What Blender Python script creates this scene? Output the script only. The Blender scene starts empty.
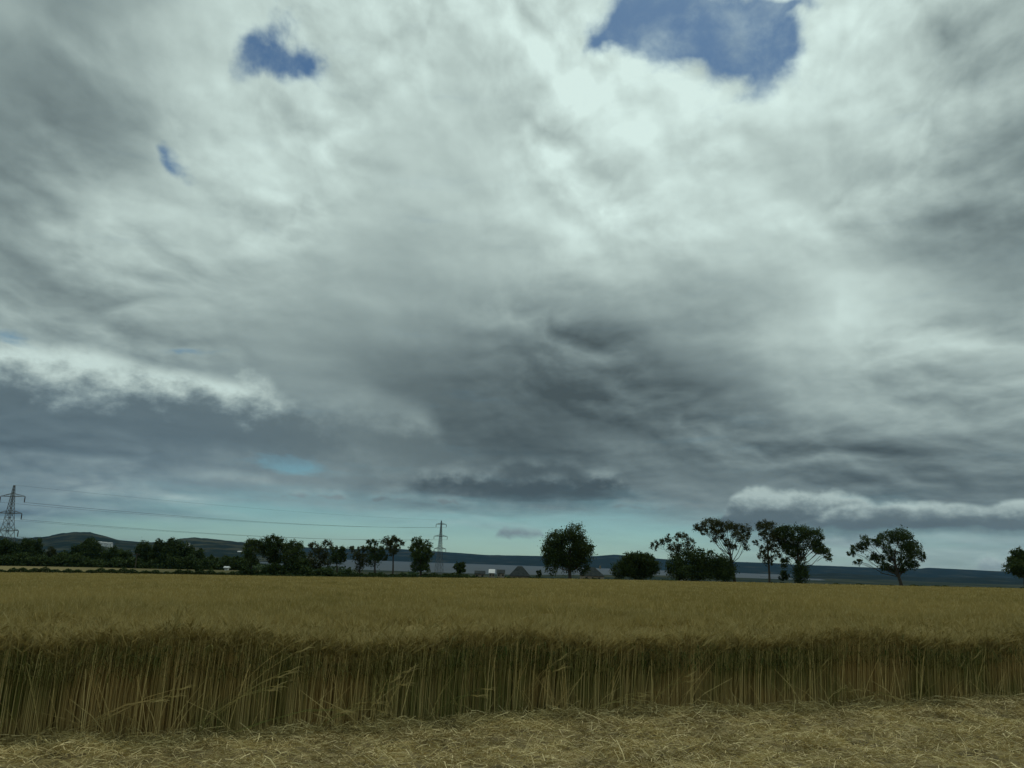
import bpy, math, random
import numpy as np
from mathutils import Vector, Matrix
random.seed(7); rng = np.random.default_rng(11)
S = bpy.context.scene; COL = S.collection
R = math.radians
# ------------------------------------------------------------------ camera
CAMZ = 1.8; F = 850.0
PITCH = R(11.8); ROLL = R(1.95)
cam_d = bpy.data.cameras.new('camera'); cam = bpy.data.objects.new('camera', cam_d); COL.objects.link(cam)
cam_d.sensor_width = 36; cam_d.lens = F/1024*36; cam_d.clip_end = 60000; cam_d.clip_start = 0.1
fwd = Vector((0, math.cos(PITCH), math.sin(PITCH)))
rt = Vector((1, 0, 0)); up = rt.cross(fwd)
r2 = rt*math.cos(ROLL) + up*math.sin(ROLL); u2 = -rt*math.sin(ROLL) + up*math.cos(ROLL)
M = Matrix((r2, u2, -fwd)).transposed().to_4x4(); M.translation = (0, 0, CAMZ)
cam.matrix_world = M; S.camera = cam
def ray(px, py): return (r2*((px-512)/F) + u2*((384-py)/F) + fwd)
def at(px, py, Y):
    d = ray(px, py); return Vector((0, 0, CAMZ)) + d*(Y/d.y)
def azel(px, py):
    d = ray(px, py).normalized(); return math.atan2(d.x, d.y), math.asin(d.z)
# ------------------------------------------------------------------ terrain height
EDGE_Y = 215.0; WATER = -23.2
def sstep(t):
    t = np.clip(t, 0, 1); return t*t*(3-2*t)
def g(x, y):
    x = np.asarray(x, float); y = np.asarray(y, float)
    xs = 170*np.tanh(x/170); yc = np.clip(y, -60, EDGE_Y)
    k = sstep((yc-15)/120)
    near = (.020*xs + .0) - .0158*(yc-10) - 4.9e-5*xs*xs*k
    near = near + .12*np.sin(x/17+y/29)*sstep((y-40)/60) 
    t = sstep((y-EDGE_Y)/700)
    left = sstep((-x/np.maximum(y, 1)-.20)/.12)
    sh = 1500+900*sstep((x/np.maximum(y, 1)+.02)/.25); dryr = sstep((x/np.maximum(y, 1)-.33)/.06)
    low = -20.5-6.5*sstep((y-sh)/200)*(1-dryr) + left*5
    bump = 1.5*sstep((y-222)/60)*sstep((-x-45)/40)*(1-sstep((y-400)/200))
    return near*(1-t) + low*t + bump
def gz(x, y): return float(g(x, y))
def ground_hit(px, py, off=0.0):
    d = ray(px, py); Y = 10.
    for _ in range(60):
        x = d.x/d.y*Y; z = gz(x, Y)+off
        Y = .5*Y + .5*(CAMZ-z)/max(1e-4, -(d.z/d.y))
    return d.x/d.y*Y, Y
# ------------------------------------------------------------------ helpers
def tag(o, label=None, cat=None, group=None, kind=None):
    if label: o['label'] = label
    if cat: o['category'] = cat
    if group: o['group'] = group
    if kind: o['kind'] = kind
    return o
def link(name, me, mats, parent=None):
    o = bpy.data.objects.new(name, me); COL.objects.link(o)
    for m in (mats if isinstance(mats, (list, tuple)) else [mats]): me.materials.append(m)
    if parent: o.parent = parent
    return o
def empty(name, loc, rz=0):
    o = bpy.data.objects.new(name, None); COL.objects.link(o); o.location = loc; o.rotation_euler[2] = rz
    o.empty_display_size = .3
    return o
class NM:
    """numpy mesh accumulator"""
    def __init__(s): s.v = []; s.q = []; s.t = []; s.n = 0; s.qm = []; s.tm = []; s.qr = []; s.tr = []
    def add(s, v, q=None, t=None, mat=0, rnd=None):
        v = np.asarray(v, np.float32).reshape(-1, 3)
        if q is not None and len(q):
            q = np.asarray(q).reshape(-1, 4); s.q.append(q+s.n); s.qm.append(np.full(len(q), mat))
            s.qr.append(np.zeros(len(q)) if rnd is None else rnd)
        if t is not None and len(t):
            t = np.asarray(t).reshape(-1, 3); s.t.append(t+s.n); s.tm.append(np.full(len(t), mat))
            s.tr.append(np.zeros(len(t)) if rnd is None else rnd)
        s.v.append(v); s.n += len(v)
    def ribbon(s, P, W, side, mat=0, rnd=None):
        n, k, _ = P.shape
        sd = side[:, None, :]*(W[:, :, None]/2)
        V = np.stack([P-sd, P+sd], 2).reshape(-1, 3)
        i = np.arange(n)[:, None]*(2*k) + np.arange(k-1)[None]*2
        q = np.stack([i, i+1, i+3, i+2], -1).reshape(-1, 4)
        rr = None if rnd is None else np.repeat(rnd, k-1)
        s.add(V, q=q, mat=mat, rnd=rr)
    def mesh(s, name, smooth=False):
        me = bpy.data.meshes.new(name)
        V = np.concatenate(s.v); nq = sum(map(len, s.q)); nt = sum(map(len, s.t))
        me.vertices.add(len(V)); me.vertices.foreach_set('co', V.ravel())
        L = []; mi = []; rr = []
        if nq: L.append(np.concatenate(s.q).ravel()); mi += s.qm; rr += s.qr
        if nt: L.append(np.concatenate(s.t).ravel()); mi += s.tm; rr += s.tr
        L = np.concatenate(L).astype(np.int32)
        me.loops.add(len(L)); me.loops.foreach_set('vertex_index', L)
        me.polygons.add(nq+nt)
        st = np.concatenate([np.arange(nq)*4, nq*4+np.arange(nt)*3]).astype(np.int32)
        me.polygons.foreach_set('loop_start', st)
        me.polygons.foreach_set('material_index', np.concatenate(mi).astype(np.int32))
        me.polygons.foreach_set('use_smooth', np.full(nq+nt, smooth))
        me.update(calc_edges=True)
        a = me.attributes.new('rnd', 'FLOAT', 'FACE'); a.data.foreach_set('value', np.concatenate(rr).astype(np.float32))
        return me
    def tube(s, pts, rads, sides=6, mat=0):
        pts = [Vector(p) for p in pts]; V = []
        for i, p in enumerate(pts):
            d = (pts[min(i+1, len(pts)-1)]-pts[max(i-1, 0)]).normalized()
            a = d.cross(Vector((.31, .95, .05))); a.normalize(); b = d.cross(a)
            for j in range(sides):
                t = 2*math.pi*j/sides; V.append(p+(a*math.cos(t)+b*math.sin(t))*rads[i])
        q = [[i*sides+j, i*sides+(j+1) % sides, (i+1)*sides+(j+1) % sides, (i+1)*sides+j] for i in range(len(pts)-1) for j in range(sides)]
        s.add([tuple(v) for v in V], q=q, mat=mat)
    def box(s, c, d, mat=0):
        x, y, z = c; a, b, h = d[0]/2, d[1]/2, d[2]/2
        V = [(x+i*a, y+j*b, z+k*h) for k in (-1, 1) for j in (-1, 1) for i in (-1, 1)]
        s.add(V, q=[[0, 2, 3, 1], [4, 5, 7, 6], [0, 1, 5, 4], [2, 6, 7, 3], [0, 4, 6, 2], [1, 3, 7, 5]], mat=mat)
def unit(a): return a/np.maximum(np.linalg.norm(a, axis=-1, keepdims=True), 1e-9)
# ------------------------------------------------------------------ node helpers
class NT:
    def __init__(s, tree): s.t = tree
    def n(s, typ, **kw):
        nd = s.t.nodes.new(typ)
        for k, v in kw.items(): setattr(nd, k, v)
        return nd
    def set(s, sock, v):
        if isinstance(v, bpy.types.NodeSocket): s.t.links.new(v, sock)
        elif v is not None: sock.default_value = v
    def m(s, op, a, b=None, c=None, clamp=False):
        nd = s.n('ShaderNodeMath', operation=op); nd.use_clamp = clamp
        s.set(nd.inputs[0], a); s.set(nd.inputs[1], b); s.set(nd.inputs[2], c); return nd.outputs[0]
    def vm(s, op, a, b=None):
        nd = s.n('ShaderNodeVectorMath', operation=op); s.set(nd.inputs[0], a); s.set(nd.inputs[1], b); return nd.outputs[0]
    def comb(s, x, y, z=0.):
        nd = s.n('ShaderNodeCombineXYZ')
        for i, v in enumerate((x, y, z)): s.set(nd.inputs[i], v)
        return nd.outputs[0]
    def sep(s, v):
        nd = s.n('ShaderNodeSeparateXYZ'); s.set(nd.inputs[0], v); return nd.outputs
    def noise(s, vec, scale, detail=4, rough=.5, dist=0., col=False):
        nd = s.n('ShaderNodeTexNoise'); s.set(nd.inputs['Vector'], vec)
        nd.inputs['Scale'].default_value = scale; nd.inputs['Detail'].default_value = detail
        nd.inputs['Roughness'].default_value = rough; nd.inputs['Distortion'].default_value = dist
        return nd.outputs['Color' if col else 'Fac']
    def ss(s, v, a, b, c=0., d=1.):
        nd = s.n('ShaderNodeMapRange', interpolation_type='SMOOTHSTEP')
        s.set(nd.inputs[0], v); s.set(nd.inputs[1], a); s.set(nd.inputs[2], b); s.set(nd.inputs[3], c); s.set(nd.inputs[4], d); return nd.outputs[0]
    def mix(s, f, a, b, typ='RGBA', blend='MIX'):
        nd = s.n('ShaderNodeMix', data_type=typ)
        if typ == 'RGBA': nd.blend_type = blend; i = (6, 7); o = 2
        else: i = (2, 3); o = 0
        s.set(nd.inputs[0], f); s.set(nd.inputs[i[0]], a); s.set(nd.inputs[i[1]], b); return nd.outputs[o]
def C4(r, g_, b): return (r, g_, b, 1.)
def mat(name, cols, scale=1., rough=.8, attr=False, bump=0., bscale=20., transl=0., detail=5, coords='Object', spec=.3, lo=.35, hi=.65):
    m = bpy.data.materials.new(name); m.use_nodes = True; t = m.node_tree; t.nodes.clear(); k = NT(t)
    out = k.n('ShaderNodeOutputMaterial'); bs = k.n('ShaderNodeBsdfPrincipled')
    bs.inputs['Roughness'].default_value = rough; bs.inputs['Specular IOR Level'].default_value = spec
    tc = k.n('ShaderNodeTexCoord').outputs[coords]
    f = k.ss(k.noise(tc, scale, detail), lo, hi)
    c = k.mix(f, C4(*cols[0]), C4(*cols[1]))
    if attr:
        a = k.n('ShaderNodeAttribute', attribute_name='rnd').outputs['Fac']
        c = k.mix(k.ss(a, .3, 1.), c, C4(*cols[2]))
    if bump:
        b = k.n('ShaderNodeBump'); b.inputs['Strength'].default_value = bump
        t.links.new(k.noise(tc, bscale, 5), b.inputs['Height']); t.links.new(b.outputs[0], bs.inputs['Normal'])
    t.links.new(c, bs.inputs['Base Color'])
    if transl:
        tr = k.n('ShaderNodeBsdfTranslucent'); t.links.new(c, tr.inputs[0]); mx = k.n('ShaderNodeMixShader'); mx.inputs[0].default_value = transl
        t.links.new(bs.outputs[0], mx.inputs[1]); t.links.new(tr.outputs[0], mx.inputs[2]); t.links.new(mx.outputs[0], out.inputs[0])
    else: t.links.new(bs.outputs[0], out.inputs[0])
    return m
S.cycles.max_bounces = 5; S.cycles.diffuse_bounces = 3; S.cycles.transparent_max_bounces = 4
# ------------------------------------------------------------------ SKY (world)
W = bpy.data.worlds.new('World'); S.world = W; W.use_nodes = True
wt = W.node_tree; wt.nodes.clear(); K = NT(wt)
SUN_EL, SUN_AZ = R(54), R(12)
colsx = [i*64 for i in range(17)]
rowsy = [0, 50, 100, 150, 200, 250, 300, 340, 365, 400, 430, 460, 485, 505, 530, 560]
LT = [
[165,150,160,195,205,200,205,210,210,215,215,205,215,215,200,165,175],
[140,138,165,195,195,190,200,205,205,215,215,210,215,218,195,165,160],
[132,128,155,200,200,200,195,205,205,220,222,215,215,210,205,190,165],
[130,125,150,190,195,205,195,200,205,215,222,215,200,190,190,165,150],
[145,165,205,195,200,200,190,190,200,210,215,218,205,190,170,140,130],
[150,170,180,185,185,175,175,185,185,190,195,200,195,185,165,140,118],
[150,155,165,172,160,160,165,165,155,155,155,160,170,200,185,165,150],
[155,140,140,150,150,150,145,135,130,120,125,140,165,205,190,180,175],
[165,160,155,155,150,140,125,115,115,105,115,135,155,180,175,170,180],
[120,110,120,130,125,130,115,100,95,90,100,110,140,160,155,150,155],
[95,95,100,110,125,145,120,95,90,95,105,115,130,140,140,140,150],
[126,130,138,140,150,135,125,115,95,100,110,115,120,125,115,115,120],
[134,142,149,150,145,140,130,115,95,90,110,115,120,120,108,110,115],
[130,142,149,155,150,145,140,130,125,130,130,122,130,135,130,135,130],
[115,130,140,145,148,148,148,148,150,150,148,150,145,150,155,160,155],
[125,135,142,145,150,150,150,150,152,152,152,155,155,160,160,165,165]]
CT = [[1]*17]*11 + [
[.95]*17,
[.9,.9,.85,.8,.75,.8,.9,.95,1,1,1,1,1,1,1,1,1],
[.85,.7,.55,.45,.35,.4,.55,.65,.7,.7,.7,.8,.9,.9,.9,.9,.9],
[.6,.4,.3,.2,.2,.2,.25,.3,.3,.3,.3,.45,.6,.65,.7,.7,.7],
[.5,.35,.25,.15,.1,.1,.1,.1,.15,.15,.2,.3,.45,.6,.6,.65,.65]]
LT = np.array(LT)/255.; CT = np.array(CT)
def bil(T, px, py):
    fx = min(max(px/64, 0), 15.999); i = int(fx); fx -= i
    j = 0
    py = min(max(py, rowsy[0]), rowsy[-1]-.01)
    while rowsy[j+1] <= py: j += 1
    fy = (py-rowsy[j])/(rowsy[j+1]-rowsy[j])
    return (T[j, i]*(1-fx)+T[j, i+1]*fx)*(1-fy)+(T[j+1, i]*(1-fx)+T[j+1, i+1]*fx)*fy
def to_px(az, el):
    d = Vector((math.sin(az)*math.cos(el), math.cos(az)*math.cos(el), math.sin(el)))
    f = d.dot(fwd); return 512+F*d.dot(r2)/f, 384-F*d.dot(u2)/f
tc = K.n('ShaderNodeTexCoord').outputs['Generated']
dx, dy, dz = K.sep(tc)
AZ = K.m('ARCTAN2', dx, dy); EL = K.m('ARCSINE', dz)
# cloud-deck coordinates: features flatten and crowd towards the horizon
ELW = K.m('MULTIPLY', K.m('LOGARITHM', K.m('ADD', K.m('MAXIMUM', EL, -.02), .13), math.e), .62)
P = K.comb(K.m('MULTIPLY', dx, .92), ELW, K.m('MULTIPLY', K.m('MINIMUM', dy, 0.), 1.))
wv = K.sep(K.noise(P, 3.2, 3, .5, col=True))
wf = K.sep(K.noise(P, 9., 4, .5, col=True))
amp = K.ss(EL, 0., .45, .16, 1.)
def warp(big, small, ch):
    a = K.m('MULTIPLY', K.m('SUBTRACT', wv[ch], .5), big); b = K.m('MULTIPLY', K.m('SUBTRACT', wf[ch], .5), small)
    return K.m('MULTIPLY', K.m('ADD', a, b), amp)
AZ2 = K.m('ADD', AZ, warp(.09, .05, 0)); EL2 = K.m('ADD', EL, warp(.085, .05, 1))
T = K.m('DIVIDE', K.m('ADD', AZ2, .64), 1.28, clamp=True)
NS = 30
els = [azel(512, y)[1] for y in (560, 540, 525, 505, 488, 468, 445, 420, 392, 362, 335, 300, 250, 200, 150, 100, 50, 0)]
val = None; pe = None
for e in els:
    rp = K.n('ShaderNodeValToRGB'); cr = rp.color_ramp; cr.interpolation = 'LINEAR'
    for i in range(NS):
        az = -.64+1.28*i/(NS-1); px, py = to_px(az, e)
        l = float(bil(LT, px, py)); c = float(bil(CT, px, py))
        st = cr.elements[i] if i < 2 and i == 0 else (cr.elements.new(i/(NS-1)) if i < NS-1 else cr.elements[-1])
        st.position = i/(NS-1); st.color = (l, c, 0, 1)
    wt.links.new(T, rp.inputs[0])
    if val is None: val = rp.outputs[0]
    else: val = K.mix(K.ss(EL2, pe, e), val, rp.outputs[0])
    pe = e
LUM, COV, _ = K.sep(val)
# relief: density difference towards the light gives bright crests and dark bellies
PW = K.vm('ADD', P, K.vm('MULTIPLY', K.comb(K.m('SUBTRACT', wv[0], .5), K.m('SUBTRACT', wv[1], .5), 0.), (.11, .07, 0.)))
def relief(scale, shift, detail, rough):
    a = K.noise(PW, scale, detail, rough)
    b = K.noise(K.vm('ADD', PW, (shift*.35, shift, 0.)), scale, detail, rough)
    return K.m('SUBTRACT', a, b)
patch = K.ss(K.noise(P, 2.2, 2, .5), .38, .62, .25, 1.)
rel = K.m('ADD', K.m('MULTIPLY', relief(4.5, .035, 5, .45), .36), K.m('MULTIPLY', K.m('MULTIPLY', relief(17., .012, 6, .52), .26), patch))
def bill(p, sc, d):
    return K.m('MULTIPLY', K.m('ABSOLUTE', K.m('SUBTRACT', K.noise(p, sc, d, .5), .5)), 2.)
def brel(sc, sh, d):
    return K.m('SUBTRACT', bill(PW, sc, d), bill(K.vm('ADD', PW, (sh*.3, sh, 0.)), sc, d))
patch2 = K.ss(K.noise(P, 3.1, 2, .5), .40, .60, .15, 1.)
rel = K.m('ADD', rel, K.m('MULTIPLY', K.m('MULTIPLY', brel(6., .02, 6), patch2), .60))
LUM = K.m('ADD', LUM, K.m('MULTIPLY', rel, K.ss(EL, .1, .5, .62, .72)))
LUM = K.m('ADD', LUM, K.m('MULTIPLY', K.m('SUBTRACT', K.noise(PW, 4.2, 4, .5), .5), .18))
LUM = K.m('ADD', LUM, K.m('MULTIPLY', K.m('MULTIPLY', K.m('SUBTRACT', K.noise(PW, 14., 7, .58), .5), .09), patch))
# holes in the cloud, as ragged gaps at fixed directions
def gauss(px, py, rx, ry, rot=0, w=(AZ2, EL2)):
    a0, e0 = azel(px, py); sx, sy = rx/F/math.cos(e0)**1.0, ry/F
    a = K.m('SUBTRACT', w[0], a0); e = K.m('SUBTRACT', w[1], e0); c, s_ = math.cos(R(rot)), math.sin(R(rot))
    A = K.m('ADD', K.m('MULTIPLY', a, c/sx), K.m('MULTIPLY', e, s_/sx)); E = K.m('ADD', K.m('MULTIPLY', a, -s_/sy), K.m('MULTIPLY', e, c/sy))
    return K.m('EXPONENT', K.m('MULTIPLY', K.m('ADD', K.m('MULTIPLY', A, A), K.m('MULTIPLY', E, E)), -1.))
HA = K.m('ADD', AZ, warp(.03, .11, 2)); HE = K.m('ADD', EL, warp(.03, .11, 0))
hole = None
for h in [(262, 44, 20, 34, -20, .95), (292, 68, 24, 18, 0, .9), (184, 168, 28, 14, -35, .95), (690, 24, 72, 30, 0, 1.0), (740, 62, 34, 30, 0, .95), (655, 20, 40, 20, 10, .8), (765, 28, 26, 38, 0, .65), (598, 50, 30, 8, 15, .5), (712, 45, 50, 18, -10, .5), (290, 465, 56, 11, 0, 1.0), (8, 337, 30, 6, -10, .6), (200, 350, 70, 7, 0, .42), (775, 4, 40, 5, 0, .6)]:
    q = K.m('MULTIPLY', gauss(*h[:5], w=(HA, HE)), h[5]); hole = q if hole is None else K.m('ADD', hole, q)
hn = K.m('SUBTRACT', K.noise(PW, 13., 10, .64), .5)
hmask = K.ss(K.m('ADD', hole, K.m('MULTIPLY', hn, 1.9)), .30, .98)
wisp = K.ss(K.noise(PW, 9., 8, .6), .42, .72, 1., .5); hmask = K.m('MULTIPLY', hmask, wisp)
LUM = K.m('ADD', LUM, K.m('MULTIPLY', K.ss(hole, .02, .35), .02))
COVN = K.ss(K.m('ADD', COV, K.m('MULTIPLY', K.m('SUBTRACT', K.noise(K.comb(K.m('MULTIPLY', AZ, 6.), K.m('MULTIPLY', EL, 45.), 0.), 1., 8, .6), .5), .9)), .05, .95)
COVN = K.m('MULTIPLY', COVN, K.m('SUBTRACT', 1., hmask))
# banks of cumulus low over the horizon: puffy lit tops, flat dark bases
HSL = math.tan(ROLL)
PUFF = {}
def puffs(ps):
    if ps not in PUFF:
        vec = K.comb(K.m('MULTIPLY', AZ, ps), K.m('MULTIPLY', EL, ps*1.3), ps*.37)
        fb = K.noise(vec, 1., 7, .6)
        vo = K.n('ShaderNodeTexVoronoi', feature='F1'); vo.inputs['Scale'].default_value = 1.1
        K.set(vo.inputs['Vector'], K.vm('ADD', vec, K.comb(fb, fb, 0.)))
        nz = K.m('ADD', K.m('MULTIPLY', fb, .6), K.m('MULTIPLY', K.m('SUBTRACT', 1., vo.outputs['Distance']), .45))
        nl = K.noise(K.comb(K.m('MULTIPLY', AZ, ps*.3), 0., ps), 1., 2, .5)
        nz2 = K.noise(K.comb(K.m('MULTIPLY', AZ, ps*1.5), K.m('MULTIPLY', EL, ps*2.2), 5.), 1., 6, .6)
        PUFF[ps] = (fb, nz, nl, nz2)
    return PUFF[ps]
def bank(x0, x1, ytop, ybase, lt, ld, puff=.5, ps=40., soft=.25, zc=0., slope=0., lo=.1, bw=.35):
    xc = (x0+x1)/2; a0, eb = azel(xc, ybase); a1, et = azel(xc, ytop); hw = (x1-x0)/2/F; H = et-eb
    da = K.m('SUBTRACT', AZ, a0); fb, nz, nl, nz2 = puffs(14. if ps < 18 else 25. if ps < 35 else 50.)
    env = K.ss(K.m('ABSOLUTE', K.m('DIVIDE', da, hw)), 1.05, .5)
    eb2 = K.m('ADD', K.m('MULTIPLY', da, slope), eb+.0)
    k = K.m('ADD', K.m('MULTIPLY', K.m('SUBTRACT', nz, .52), puff*2.4), K.m('ADD', K.m('MULTIPLY', K.m('SUBTRACT', nl, .5), puff*3.), 1.))
    k = K.m('SUBTRACT', k, K.m('MULTIPLY', K.m('SUBTRACT', 1., env), 1.3))
    up1 = K.m('DIVIDE', K.m('SUBTRACT', EL, eb2), H)
    mask = K.m('MULTIPLY', K.ss(K.m('SUBTRACT', k, up1), -soft*.2, soft), K.ss(K.m('ADD', up1, K.m('MULTIPLY', K.m('SUBTRACT', fb, .5), bw*1.6)), -bw*.5, bw*.7))
    d = K.m('SUBTRACT', K.m('MINIMUM', up1, 1.2), K.m('MULTIPLY', K.m('SUBTRACT', k, up1), .35))
    l = K.ss(K.m('ADD', d, K.m('MULTIPLY', K.m('SUBTRACT', nz2, .5), 1.1)), lo-.1, .85, ld/255, lt/255)
    return mask, l
for b in [(-670, 370, 308, 442, 212, 112, .18, 13., .18, 0., 0., .36, .8), (240, 470, 388, 455, 172, 112, .3, 12., .9, 3., -.1, .2, .8),
          (370, 680, 466, 503, 160, 84, .34, 20., .6, 7., 0., .35, .7), (480, 600, 455, 480, 140, 90, .3, 20., .9, 8., 0., .3, .8), (270, 360, 488, 500, 168, 140, .4, 50., .7, 9., 0., .1, .6),
          (705, 905, 489, 534, 184, 104, .3, 26., .2, 12., 0., .25, .3), (800, 1200, 498, 533, 188, 108, .3, 26., .18, 16., 0., .15, .3),
          (490, 552, 524, 537, 152, 135, .4, 50., .8, 21., 0., .1, .6), (350, 480, 491, 505, 152, 128, .4, 40., .7, 25., 0., .1, .6), (970, 1100, 550, 577, 190, 150, .3, 50., .4, 29., 0., .1, .5),
          (120, 300, 470, 490, 165, 140, .4, 25., .9, 33., 0., .1, .9), (590, 740, 498, 512, 160, 130, .4, 30., .8, 37., 0., .1, .8)]:
    mk, l = bank(*b)
    LUM = K.mix(mk, LUM, l, 'FLOAT'); COVN = K.m('MAXIMUM', COVN, mk)
LUM = K.m('ADD', LUM, K.m('MULTIPLY', rel, .22))
LUM = K.m('MAXIMUM', K.m('MINIMUM', LUM, .90), .33)
# overhead, beyond the photograph: even bright overcast
up_ = K.ss(EL, .62, .95); LUM = K.mix(K.m('MULTIPLY', up_, .7), LUM, .80, 'FLOAT')
lin = K.m('POWER', LUM, 2.2)
tint = K.mix(K.ss(LUM, .32, .8), K.mix(K.m('MULTIPLY', K.ss(EL, .25, .12), K.ss(AZ, -.1, -.4)), C4(.76, 1.02, 1.05), C4(.68, .99, 1.14)), C4(.86, 1.06, 1.0))
cloud = K.vm('SCALE', tint); wt.links.new(lin, cloud.node.inputs['Scale'])
cloud = K.vm('MULTIPLY', cloud, (10., 10., 10.))
sky = K.n('ShaderNodeTexSky', sky_type='NISHITA'); sky.sun_disc = False; sky.sun_elevation = SUN_EL; sky.sun_rotation = SUN_AZ
sky.air_density = 1.; sky.dust_density = .6; sky.ozone_density = 1.5
skt = K.mix(K.ss(EL, .0, .09), C4(.42, .68, .76), C4(.29, .49, .54))
skc = K.mix(1., sky.outputs[0], K.mix(K.ss(EL, .1, .5), skt, C4(.28, .42, .50)), blend='MULTIPLY')
fin = K.mix(COVN, skc, cloud)
bg = K.n('ShaderNodeBackground'); bg.inputs[1].default_value = .1; wt.links.new(fin, bg.inputs[0])
wo = K.n('ShaderNodeOutputWorld'); wt.links.new(bg.outputs[0], wo.inputs[0])
W.cycles.sampling_method = 'MANUAL'; W.cycles.sample_map_resolution = 512
# sun, veiled by cloud
sd = bpy.data.lights.new('sun', 'SUN'); sd.energy = .9; sd.angle = R(14); sd.color = (1., .95, .86)
so = bpy.data.objects.new('sun', sd); COL.objects.link(so)
sv = Vector((math.sin(SUN_AZ)*math.cos(SUN_EL), math.cos(SUN_AZ)*math.cos(SUN_EL), math.sin(SUN_EL)))
so.rotation_euler = (-sv).to_track_quat('-Z', 'Y').to_euler(); so.location = sv*50
S.view_settings.view_transform = 'Standard'; S.view_settings.look = 'None'; S.view_settings.exposure = 0; S.view_settings.gamma = 1
# ------------------------------------------------------------------ materials
M_soil = mat('earth', [(.10, .075, .04), (.16, .12, .06)], .8, .95, bump=.3)
M_land = mat('far_land', [(.035, .05, .022), (.09, .085, .035)], .006, .95)
M_stem = mat('barley_stem', [(.17, .18, .045), (.44, .31, .115), (.78, .62, .27)], .8, .75, attr=True, transl=.15, detail=3, lo=.42, hi=.60)
M_head = mat('barley_ear', [(.265, .215, .066), (.34, .27, .092), (.49, .40, .17)], .12, .7, attr=True, transl=.35)
M_leaf = mat('barley_leaf', [(.075, .12, .022), (.19, .17, .045), (.26, .23, .07)], .7, .7, attr=True, transl=.3)
M_canopy = mat('barley_canopy', [(.205, .16, .045), (.255, .195, .060)], .04, .9, bump=.6, bscale=6)
M_straw = mat('straw', [(.24, .185, .066), (.47, .37, .145), (.80, .66, .33)], 1.6, .6, attr=True, transl=.1)
M_bark = mat('bark', [(.05, .042, .032), (.09, .075, .055)], 2., .9, bump=.3)
M_water = mat('sea_water', [(.015, .032, .045), (.022, .04, .052)], .001, .6, spec=.12)
M_steel = mat('galvanised_steel', [(.10, .11, .11), (.16, .17, .17)], .3, .6)
M_wire = mat('wire_metal', [(.06, .065, .065), (.09, .09, .09)], .3, .6)
M_glass = mat('insulator_ceramic', [(.05, .04, .035), (.08, .06, .05)], 2, .3)
M_white = mat('white_render', [(.62, .62, .60), (.74, .74, .71)], .5, .8)
M_slate = mat('slate_roof', [(.035, .042, .042), (.055, .062, .060)], .8, .9, spec=.03)
M_tin = mat('pale_tin_roof', [(.50, .52, .52), (.62, .63, .62)], .5, .5)
M_brick = mat('stone_wall', [(.20, .17, .13), (.28, .24, .19)], 1., .9)
M_win = mat('dark_glazing', [(.02, .025, .03), (.04, .045, .05)], 1, .2)
M_hill = mat('hill_cover', [(.010, .020, .016), (.055, .060, .040)], .010, .95, detail=9, lo=.47, hi=.66, spec=.02)
M_coast = mat('coast_cover', [(.010, .020, .018), (.035, .042, .032)], .006, .95, detail=9, lo=.5, hi=.7, spec=.02)
LEAVES = [mat('tree_leaf_%s' % n, c, .25, .75, attr=True, transl=.18, spec=.08) for n, c in
          (('dark', [(.026, .046, .013), (.042, .066, .019), (.075, .105, .033)]),
           ('mid', [(.035, .060, .016), (.055, .085, .024), (.10, .13, .042)]),
           ('olive', [(.040, .052, .020), (.060, .070, .028), (.10, .105, .045)]))]
# ------------------------------------------------------------------ ground sheet
def sheet(xs, ys, zf, name, m, smooth=True, kind='structure', dz=0.):
    X, Y = np.meshgrid(xs, ys); Z = zf(X, Y)+dz
    n = NM(); nx, ny = len(xs), len(ys)
    i = (np.arange(ny-1)[:, None]*nx+np.arange(nx-1)[None]).ravel()
    n.add(np.stack([X, Y, Z], -1).reshape(-1, 3), q=np.stack([i, i+1, i+1+nx, i+nx], -1))
    o = link(name, n.mesh(name, smooth), m); tag(o, kind=kind); return o
def geo(a, b, n): return a*(b/a)**np.linspace(0, 1, n)
xs = np.concatenate([-geo(15, 12000, 60)[::-1], np.linspace(-14, 14, 40), geo(15, 12000, 60)])
ys = np.concatenate([[-3000, -500, -60, -20], np.linspace(-10, 20, 40), geo(21, 215, 50), geo(218, 1400, 50), geo(1440, 3400, 50), geo(3600, 20000, 20)])
mg = bpy.data.materials.new('ground_cover'); mg.use_nodes = True; kt = NT(mg.node_tree); bs = mg.node_tree.nodes['Principled BSDF']; bs.inputs['Roughness'].default_value = .95; bs.inputs['Specular IOR Level'].default_value = .02
pos = kt.n('ShaderNodeNewGeometry').outputs['Position']; py_ = kt.sep(pos)[1]
c1 = kt.mix(kt.noise(pos, .9, 6), C4(.14, .10, .05), C4(.24, .18, .09))
c2 = kt.mix(kt.ss(kt.noise(kt.vm('MULTIPLY', pos, (.006, .003, .01)), 1., 5), .42, .6), kt.mix(kt.ss(py_, 420., 520.), C4(.03, .045, .02), C4(.015, .026, .016)), kt.mix(kt.ss(py_, 420., 520.), C4(.20, .165, .075), C4(.045, .050, .028)))
mg.node_tree.links.new(kt.mix(kt.ss(py_, 210., 225.), c1, c2), bs.inputs['Base Color'])
bpn = kt.n('ShaderNodeBump'); bpn.inputs['Strength'].default_value = .4; mg.node_tree.links.new(kt.noise(pos, 12., 4), bpn.inputs['Height']); mg.node_tree.links.new(bpn.outputs[0], bs.inputs['Normal'])
sheet(xs, ys, g, 'ground', mg)
wo_ = sheet(np.linspace(-9000, 16000, 12), np.linspace(900, 16000, 12), lambda X, Y: X*0+WATER, 'water', M_water)
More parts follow.
